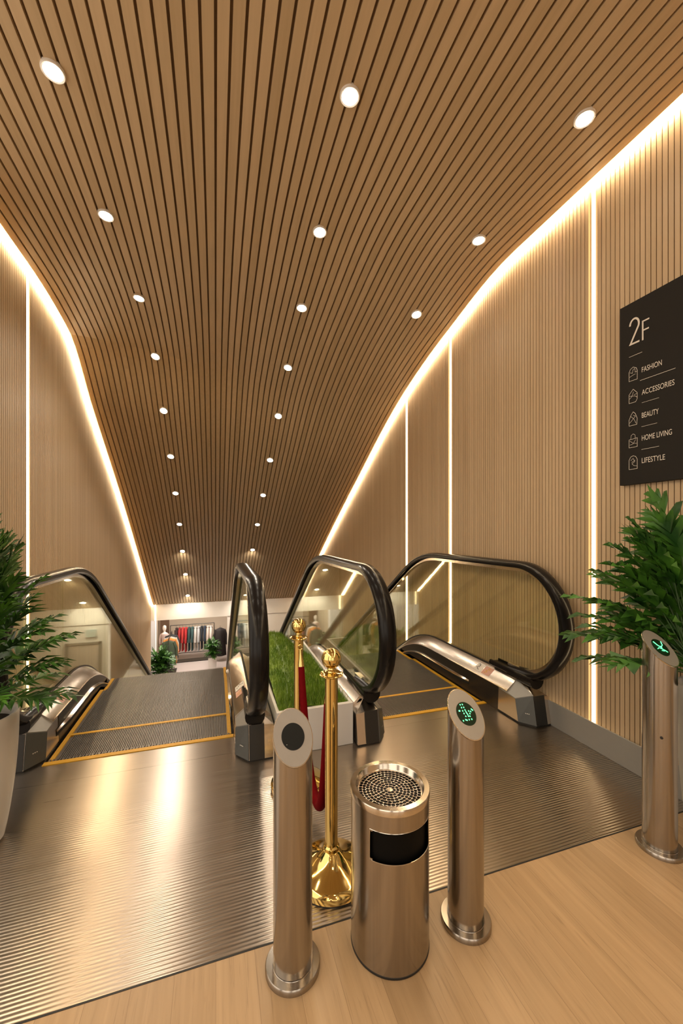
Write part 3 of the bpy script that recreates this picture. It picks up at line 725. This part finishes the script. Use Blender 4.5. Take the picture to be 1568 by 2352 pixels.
# ------------------------------------------------------------------ downlights
def dl(x, y, label=None, k=0):
    zc = zceil(x, y); e = .05
    dzdy = (zceil(x, y + e) - zceil(x, y - e)) / (2 * e); dzdx = (zceil(x + e, y) - zceil(x - e, y)) / (2 * e)
    t = thing('downlight', label, 'light', (x, y, zc), 0, 'recessed ceiling downlights')
    t.rotation_euler = (math.atan(dzdy), -math.atan(dzdx), 0)
    return t
mb = MB(); mb.lathe([(.053, .006), (.053, -.010), (.049, -.013), (.042, -.010), (.042, .03), (.056, .03)], seg=32, cap=False); ring_me = mb.build('trim_ring', M['pot'])
mb = MB(); mb.lathe([(.0001, -.009), (.042, -.010)], seg=32, cap=False); lens_me = mb.build('lens', M['down'])
ring_d, lens_d = ring_me.data, lens_me.data; bpy.data.objects.remove(ring_me); bpy.data.objects.remove(lens_me)
def downlight(x, y, label, watt=SPOT_W):
    t = dl(x, y, label)
    for nm, d in (('trim_ring', ring_d), ('lens', lens_d)):
        o = bpy.data.objects.new(nm, d); COL.objects.link(o); o.parent = t
    l = bpy.data.lights.new('lamp', 'SPOT'); l.energy = watt; l.color = WARM; l.spot_size = radians(125); l.spot_blend = .9; l.shadow_soft_size = .05
    o = bpy.data.objects.new('lamp', l); COL.objects.link(o); o.parent = t; o.location = (0, 0, -.02)
    if y > 8.5: o.rotation_euler = (radians(58), 0, 0)      # lamp tilt added to brighten the white beam
DL = {'left': [(-0.762, 2.272), (-0.746, 3.181), (-0.694, 4.141), (-0.673, 5.058), (-0.658, 5.704), (-0.648, 6.457), (-0.652, 7.246), (-0.654, 8.035), (-0.661, 8.846), (-0.658, 9.674), (-0.668, 10.57)], 'middle': [(0.665, 1.929), (0.746, 2.859), (0.783, 3.677), (0.81, 4.582), (0.818, 5.377), (0.808, 6.158), (0.796, 6.992), (0.783, 7.846), (0.767, 8.713), (0.761, 9.692), (0.747, 10.662)], 'right': [(1.927, 1.64), (1.949, 2.578), (1.873, 3.432)]}
words = ['first', 'second', 'third', 'fourth', 'fifth', 'sixth', 'seventh', 'eighth', 'ninth', 'tenth', 'eleventh']
for row, pts_ in DL.items():
    for k, (x, y) in enumerate(pts_):
        downlight(x, y, 'round ceiling downlight, %s from the viewer in the %s row' % (words[k], row), SPOT_W * (1 if y < 4 else 3.2 if y < 8.5 else 5.5))
for k, (x, y) in enumerate([(a, b) for b in (.3, -1.0, -2.4, -3.8) for a in (-.85, .5, 1.85)]):  # unseen hall downlights, added to light the foreground
    t_ = dl(x, y, 'added round downlight over the unseen hall, lighting the foreground')
    for nm, d in (('trim_ring', ring_d), ('lens', lens_d)):
        o = bpy.data.objects.new(nm, d); COL.objects.link(o); o.parent = t_
    l = bpy.data.lights.new('lamp', 'SPOT'); l.energy = HALL_W; l.color = WARM; l.spot_size = radians(150); l.spot_blend = .8; l.shadow_soft_size = .06
    o = bpy.data.objects.new('lamp', l); COL.objects.link(o); o.parent = t_; o.location = (0, 0, -.02)
for k, (x_, y_, w_) in enumerate(((-2.9, -1.2, .45), (-1.35, -4.2, .5), (.55, -4.6, .35), (1.7, -3.4, .4))):  # unseen columns added so the steel and brass reflect dark bands
    mb = MB(); mb.box(x_ - w_ / 2, x_ + w_ / 2, y_ - w_ / 2, y_ + w_ / 2, 0, ZC); tag(mb.build('trim_%d' % (k + 5), M['brown'], bevel=.01), kind='structure')
# ------------------------------------------------------------------ potted plants
def leaf_blade(mb, base, dirv, up, length, width, n, droop, mi=0, wf=.56):
    """lobed leaf: petiole midrib with n pointed lobes each side"""
    d = dirv.normalized(); side = d.cross(up).normalized(); nn = side.cross(d).normalized()
    mid = []
    p = base.copy(); dd = d.copy(); st = length / 14
    for k in range(15):
        mid.append((p.copy(), dd.copy())); dd = (dd - Vector((0, 0, droop * (.3 + k / 14)))).normalized(); p = p + dd * st
    for sgn in (-1, 1):
        for k in range(n):
            f = (k + .3) / n; idx = min(13, int(f * 14)); q, tt = mid[idx]; env = sin(pi * (.12 + .80 * f)) ** .8
            ll = width * env * random.uniform(.85, 1.1); out = (side * sgn * (1.0 - .45 * f) + tt * (.45 + .75 * f) + nn * random.uniform(-.05, .18)).normalized()
            wv = tt * (length / n * wf)
            a, b = q - wv, q + wv * 1.05; m1 = q + out * ll * .55; tip = q + out * ll + Vector((0, 0, -ll * .22))
            lift = nn * ll * .06
            mb.add([tuple(a), tuple(b), tuple(m1 + wv * .75 + lift), tuple(tip), tuple(m1 - wv * .75 + lift), tuple(m1 + lift * .2)], [(0, 1, 2, 5), (0, 5, 4), (5, 2, 3), (5, 3, 4)], mi, True)
    tipb = mid[-1][0]; q, tt = mid[12]; wv = side * length / n * .4
    mb.add([tuple(q - wv), tuple(q + wv), tuple(tipb + tt * width * .35)], [(0, 1, 2)], mi, True)
def potted(name, label, loc, r_top, r_bot, hp, leaves, spread, height, leafmat_, n, lw, sharp, bias=(0, 0), lim=None):
    t = thing(name, label, 'plant', loc, 0)
    mb = MB(); prof = [(r_bot * .92, 0), (r_bot, .01)] + [(r_bot + (r_top - r_bot) * sin(pi / 2 * k / 12) ** .8, .02 + (hp - .02) * k / 12) for k in range(1, 13)] + [(r_top - .004, hp + .006), (r_top - .014, hp + .004), (r_top - .018, hp - .02), (r_top - .022, hp - .06)]
    mb.lathe(prof, seg=56); mb.build('pot', M['pot'], t)
    mb = MB(); mb.lathe([(.0001, hp - .03), (r_top - .020, hp - .045)], seg=32, cap=False); mb.build('soil', M['soil'], t)
    mb = MB(); ms = MB()
    for k in range(leaves):
        f = k / (leaves - 1); az = k * 2.39996 + random.uniform(-.2, .2); el = radians(12 + 74 * f ** .9 + random.uniform(-8, 8))
        hz = hp + (height - hp) * (.05 + .70 * f) * random.uniform(.85, 1.05)
        dirv = Vector((cos(az) * cos(el) + bias[0] * .3, sin(az) * cos(el) + bias[1] * .3, sin(el))).normalized()
        root = Vector((random.uniform(-.04, .04), random.uniform(-.04, .04), hp - .04)); rad = spread * (.16 + .30 * (1 - f))
        b_ = Vector((cos(az) * rad * .8 + bias[0] * .05, sin(az) * rad * .8 + bias[1] * .05, hz))
        if bias[1] > .5 and dirv.y < .1 and dirv.x < .3: dirv.y = abs(dirv.y) + .15; b_.y = abs(b_.y)
        L_ = spread * (.62 + .35 * random.random()) * (1.0 - .15 * f)
        tip = b_ + dirv * L_
        if lim is not None and (tip.x + loc[0] > lim[1] - .03 or tip.x + loc[0] < lim[0]):
            dirv = Vector((dirv.x * .15, dirv.y, dirv.z + .3)).normalized(); b_.x = max(min(b_.x, lim[1] - loc[0] - .12), lim[0] - loc[0] + .05)
        midp = (root + b_) / 2 + Vector((0, 0, .04))
        ms.tube([root, midp, b_], [.0038, .0032, .0025], 6)
        leaf_blade(mb, b_, dirv, Vector((0, 0, 1)) if abs(dirv.z) < .95 else Vector((1, 0, 0)), L_, lw * random.uniform(.8, 1.1), n, .045, 0)
    if lim is not None: mb.v = [(min(max(p[0], lim[0] - loc[0]), lim[1] - loc[0] - .02), p[1], p[2]) for p in mb.v]
    if bias[1] > .5: mb.v, ms.v = [[(p[0] * .78 if p[0] < 0 else p[0], max(p[1], -.03) + (.09 if p[2] > hp + .1 else 0) + .34 * max(0, -p[0]), p[2]) if p[0] < .05 else (p[0], p[1] + (.09 if p[2] > hp + .1 else 0), p[2]) for p in q.v] for q in (mb, ms)]
    mb.build('foliage', leafmat_, t, fix=False); ms.build('stems', M['stem'], t)
    return t
random.seed(11)
potted('potted_palm', 'tall leafy palm in a rounded white pot at the left edge beside escalator', (-1.04, 2.20, 0), .158, .105, .575, 70, .33, 1.50, M['leaf'], 9, .155, 1, (.15, 0), (XL + .05, 5))
potted('potted_split_leaf_plant', 'green split-leaf plant in a pale pot behind the rightmost bollard', (2.135, 1.13, 0), .165, .12, .72, 60, .40, 1.50, M['leaf2'], 6, .18, 1, (-.40, .8), (-5, XR - .02))

# ------------------------------------------------------------------ lower floor: beam, shop front and shop
tag_ = lambda o: tag(o, kind='structure')
mb = MB(); mb.box(XL, XR + .6, YE, YE + .25, -.86, -.385); mb.box(-2.3, XR + 1.5, YE + .25, 17.2, -.50, -.44)
tag_(mb.build('wall_beam', M['white']))
mb = MB(); mb.box(.30, XR + .6, YE + .02, YE + .22, LOW, -.86)
tag_(mb.build('wall_lower_right', M['white']))
mb = MB(); mb.box(-2.3, -2.2, YE, 17, LOW, -.44); mb.box(-2.3, XL - .1, YE - .1, YE, LOW, -.44); mb.box(-2.16, -1.72, 12.9, 13.1, LOW, -.5); tag_(mb.build('wall_lower_left', M['white']))
mb = MB(); mb.box(-1.47, -1.45, YE - .012, YE - .002, -.86, -.46); tag(mb.build('beam_light_strip', M['vled']), 'short warm light strip on the white beam above the clothes shop', 'light strip')
mb = MB(); mb.box(-2.3, 1.6, 16.9, 17.0, LOW, -.5); tag_(mb.build('wall_far', M['cream']))
mb = MB(); mb.box(-2.10, -2.0, 13.1, 16.9, LOW, -.5); tag_(mb.build('wall_shop_left', M['cream']))
mb = MB(); mb.box(.62, .72, 11.2, 16.9, LOW, -.5); tag_(mb.build('wall_shop_right', M['brown']))
mb = MB(); mb.box(-1.92, -1.62, 15.6, 15.68, LOW, -.7); tag(mb.build('shop_side_panel', M['brown']), 'tall dark brown panel at the left inside the clothes shop', 'screen')  # plain brown side panel of the shop, not a screen
for k, (x_, y_) in enumerate(((-.6, 12.6), (-.5, 14.6))):  # hidden glowing panels added to light the shop
    mb = MB(); mb.box(x_ - .5, x_ + .5, y_ - .3, y_ + .3, -.56, -.52)
    tag(mb.build('shop_fill_panel', M['storefill']), ['added unseen light panel near the entrance of the clothes shop', 'added unseen light panel deep inside the clothes shop'][k], 'light', 'added shop light panels')
l = bpy.data.lights.new('shop_lamp', 'AREA'); l.energy = STORE_W; l.color = (1, .86, .74); l.size = 1.6
# door in the lower right wall
dt = bpy.data.objects.new('door_1', None); COL.objects.link(dt); dt.location = (.80, YE, LOW); tag(dt, kind='structure')
mb = MB(); mb.box(-.30, .34, -.015, .018, .0, 1.95); mb.build('door_leaf', plain('door_paint', (.60, .54, .50), .5), dt, bevel=.002)
mb = MB(); mb.box(-.36, -.31, -.03, .018, 0, 2.02); mb.box(.35, .40, -.03, .018, 0, 2.02); mb.box(-.36, .40, -.03, .018, 1.97, 2.02); mb.build('door_frame', M['base'], dt)
mb = MB(); mb.lathe([(.03, 0), (.03, .03)], (-.24, -.03, .95), 16); mb.build('door_handle', M['dsteel'], dt)
mb = MB(); mb.box(.55, .78, YE - .01, YE + .018, -1.16, -.98); tag(mb.build('exit_panel', plain('pale_panel', (.55, .66, .66), .3)), 'small pale rectangular panel above the door on the lower floor', 'panel')
# clothes rails and garments
def rail(x, y, z, wdt, along, label):
    t = thing('clothes_rail', label, 'clothes rail', (x, y, LOW), 0 if along == 'x' else pi / 2, 'clothes rails in the shop')
    mb = MB(); h = z - LOW
    mb.tube([(-wdt / 2, 0, h), (wdt / 2, 0, h)], .012, 8); mb.build('hanging_bar', M['dsteel'], t)
    for s in (-1, 1):
        mb = MB(); mb.tube([(s * wdt / 2, 0, .01), (s * wdt / 2, 0, h)], .012, 8); mb.build('upright', M['dsteel'], t)
    mb = MB(); mb.tube([(-wdt / 2, 0, .30), (wdt / 2, 0, .30)], .012, 8); mb.box(-wdt / 2 - .02, wdt / 2 + .02, -.16, .16, 0, .03); mb.build('base_shelf', M['dsteel'], t)
    return t
def garment(x, y, z, wdt, ln, th, along, col, label, kind, group):
    """hanging garment seen end on or front on: shoulders, sleeves, hem"""
    m = plain('cloth_' + kind, col, .85, nz=.15, nscale=30)
    t = thing(kind, label, kind.replace('_', ' '), (x, y, z), 0 if along == 'x' else pi / 2, group)
    mb = MB(); rings = []
    for q, (wf, tf) in enumerate(((.16, .5), (.75, .8), (1, 1), (.92, 1.1), (.95, 1.15), (1.02, 1.25), (1.08, 1.2))):
        zz = -.05 - ln * (0, .05, .12, .3, .55, .8, 1)[q]
        rings.append([(wdt / 2 * wf * cos(a), th / 2 * tf * sin(a) * (1 + .25 * sin(3 * a)), zz) for a in [2 * pi * j / 20 for j in range(20)]])
    mb.loft(rings, True, True, 0, True); mb.build('cloth_body', m, t)
    mb = MB()
    for s in (-1, 1): mb.tube([(s * wdt * .36, 0, -.05 - ln * .07), (s * wdt * .54, 0, -.05 - ln * .3), (s * wdt * .56, .01, -.05 - ln * .62)], [.05, .045, .04], 10)
    mb.build('sleeves', m, t)
    mb = MB(); mb.tube([(0, 0, -.06), (0, 0, -.01), (.012, 0, .012), (0, 0, .022), (-.010, 0, .014)], .004, 6); mb.build('hanger_hook', M['dsteel'], t)
    return t
rail(-.80, 15.3, -1.98, 1.50, 'x', 'long dark clothes rail facing the entrance at the back of the shop')
rk = [(-1.16, (.03, .015, .012), 'black'), (-1.05, (.30, .018, .018), 'dark red'), (-.95, (.42, .03, .025), 'bright red'), (-.85, (.40, .02, .02), 'crimson'), (-.75, (.025, .06, .06), 'dark teal'), (-.64, (.03, .07, .07), 'deep green'),
      (-.53, (.50, .46, .42), 'pale grey'), (-.43, (.42, .42, .42), 'light grey'), (-.33, (.012, .014, .02), 'near black'), (-.22, (.02, .03, .05), 'navy'), (-.11, (.60, .48, .42), 'blush'), (.0, (.62, .55, .50), 'cream')]
for k, (x_, c_, w_) in enumerate(rk):
    garment(-1.35 + .108 * k, 15.3, -2.02, .42, .78 + .08 * random.random(), .054, 'y', c_, '%s garment on the back rail, number %s from the left' % (w_, ['one', 'two', 'three', 'four', 'five', 'six', 'seven', 'eight', 'nine', 'ten', 'eleven', 'twelve'][k]), 'hanging_shirt', 'clothes on the back rail')
garment(.16, 14.95, -2.05, .40, 1.0, .20, 'x', (.015, .010, .009), 'long black coat at the right end of the back rail', 'hanging_coat', None)
rail(-1.42, 14.0, -1.99, 1.0, 'y', 'short clothes rail along the left side of the shop')
for k, (yy, c_, w_) in enumerate(((14.42, (.02, .02, .022), 'black jacket hanging deepest on the left rail'), (14.28, (.02, .025, .02), 'charcoal jacket hanging on the left rail'), (14.1, (.5, .4, .36), 'pale pink blouse hanging on the left rail'), (13.92, (.45, .22, .03), 'mustard yellow jacket on the left rail'), (13.78, (.38, .12, .03), 'rust orange jacket on the left rail'), (13.62, (.05, .07, .04), 'olive jacket hanging nearest on the left rail'))):
    garment(-1.42, yy, -2.03, .40, .80, .10, 'x', c_, w_, 'hanging_jacket', 'clothes on the left rail')
# wall shelf with hats, branch picture
mb = MB(); mb.box(-1.45, .12, 16.72, 16.9, -1.72, -1.69); tag(mb.build('wall_shelf', M['brown']), 'thin dark wall shelf above the back rail of the shop', 'shelf')
for k, (x_, r_, c_) in enumerate(((-1.28, .11, 'wide black hat at the left end of the shop shelf'), (-.72, .08, 'small black hat in the middle of the shop shelf'))):
    mb = MB(); mb.lathe([(r_ * 1.5, 0), (r_ * 1.5, .008), (r_, .012), (r_ * .95, .10), (r_ * .7, .13), (.0001, .125)], (x_, 16.8, -1.69), 24)
    tag(mb.build('brimmed_hat', M['black']), c_, 'hat', 'hats on the shop shelf')
mb = MB(); random.seed(5)
def branch(p, a, l, r, dep):
    q = (p[0] + cos(a) * l, p[1] - .0, p[2] + sin(a) * l); mb.tube([p, q], [r, r * .6], 6)
    if dep: [branch(q, a + s * random.uniform(.35, .8), l * .72, r * .65, dep - 1) for s in (-1, 1)]
branch((.20, 16.87, -1.55), 1.7, .22, .028, 4)
tag(mb.build('branch_wall_art', M['black']), 'dark branching tree wall art at right of the shop back wall', 'wall art')
# mannequin in blouse
t = thing('mannequin', 'white headed mannequin in a pale top at the left of the shop entrance', 'mannequin', (-1.68, 14.75, LOW)); t.scale = (.82, .82, .82)
mb = MB(); mb.lathe([(.02, .95), (.10, 1.0), (.115, 1.1), (.10, 1.22), (.13, 1.38), (.125, 1.45), (.05, 1.50), (.038, 1.53), (.038, 1.56), (.06, 1.60), (.075, 1.67), (.065, 1.75), (.03, 1.79), (.0001, 1.795)], seg=24); mb.build('torso', M['skin'], t)
mb = MB(); mb.lathe([(.13, .80), (.125, .95), (.112, 1.1), (.115, 1.25), (.14, 1.38), (.13, 1.45), (.06, 1.49)], seg=24, cap=False)
for s in (-1, 1): mb.tube([(s * .12, 0, 1.42), (s * .18, 0, 1.22), (s * .17, -.03, 1.02)], [.045, .04, .03], 10)
mb.build('blouse', plain('blouse', (.62, .48, .44), .8), t)
mb = MB(); mb.lathe([(.15, 0), (.15, .012), (.012, .02), (.012, .82)], seg=24); mb.build('stand', M['trim'], t)
# plants at the shop front
random.seed(21)
def shrub(name, label, loc, hp, wp, hf, rf_, square=True):
    t = thing(name, label, 'plant', loc, 0, 'potted plants at the shop front')
    mb = MB(); w2 = wp * .42
    mb.loft([[(w2 * a, w2 * b, 0) for a, b in ((-1, -1), (1, -1), (1, 1), (-1, 1))], [(wp / 2 * a, wp / 2 * b, hp) for a, b in ((-1, -1), (1, -1), (1, 1), (-1, 1))]]); mb.build('pot', M['pot'], t, bevel=.006)
    mb = MB()
    for k in range(120):
        az = random.random() * 2 * pi; el = radians(random.uniform(-5, 85)); f = random.random()
        b_ = Vector((cos(az) * .06, sin(az) * .06, hp + .02 + (hf - hp) * .55 * f)); d = Vector((cos(az) * cos(el), sin(az) * cos(el), sin(el)))
        leaf_blade(mb, b_, d, Vector((0, 0, 1)) if abs(d.z) < .95 else Vector((1, 0, 0)), rf_ * random.uniform(.8, 1.15), rf_ * .35, 5, .06)
    mb.build('foliage', M['leaf2'], t, fix=False)
shrub('shop_front_plant', 'bushy dark green plant in a pale pot left of the shop entrance', (-1.52, 12.35, LOW), .62, .34, 1.45, .36)
shrub('shop_front_plant', 'leafy plant in a slim white pot right of the shop entrance', (-.10, 14.0, LOW), .46, .28, 1.30, .24)
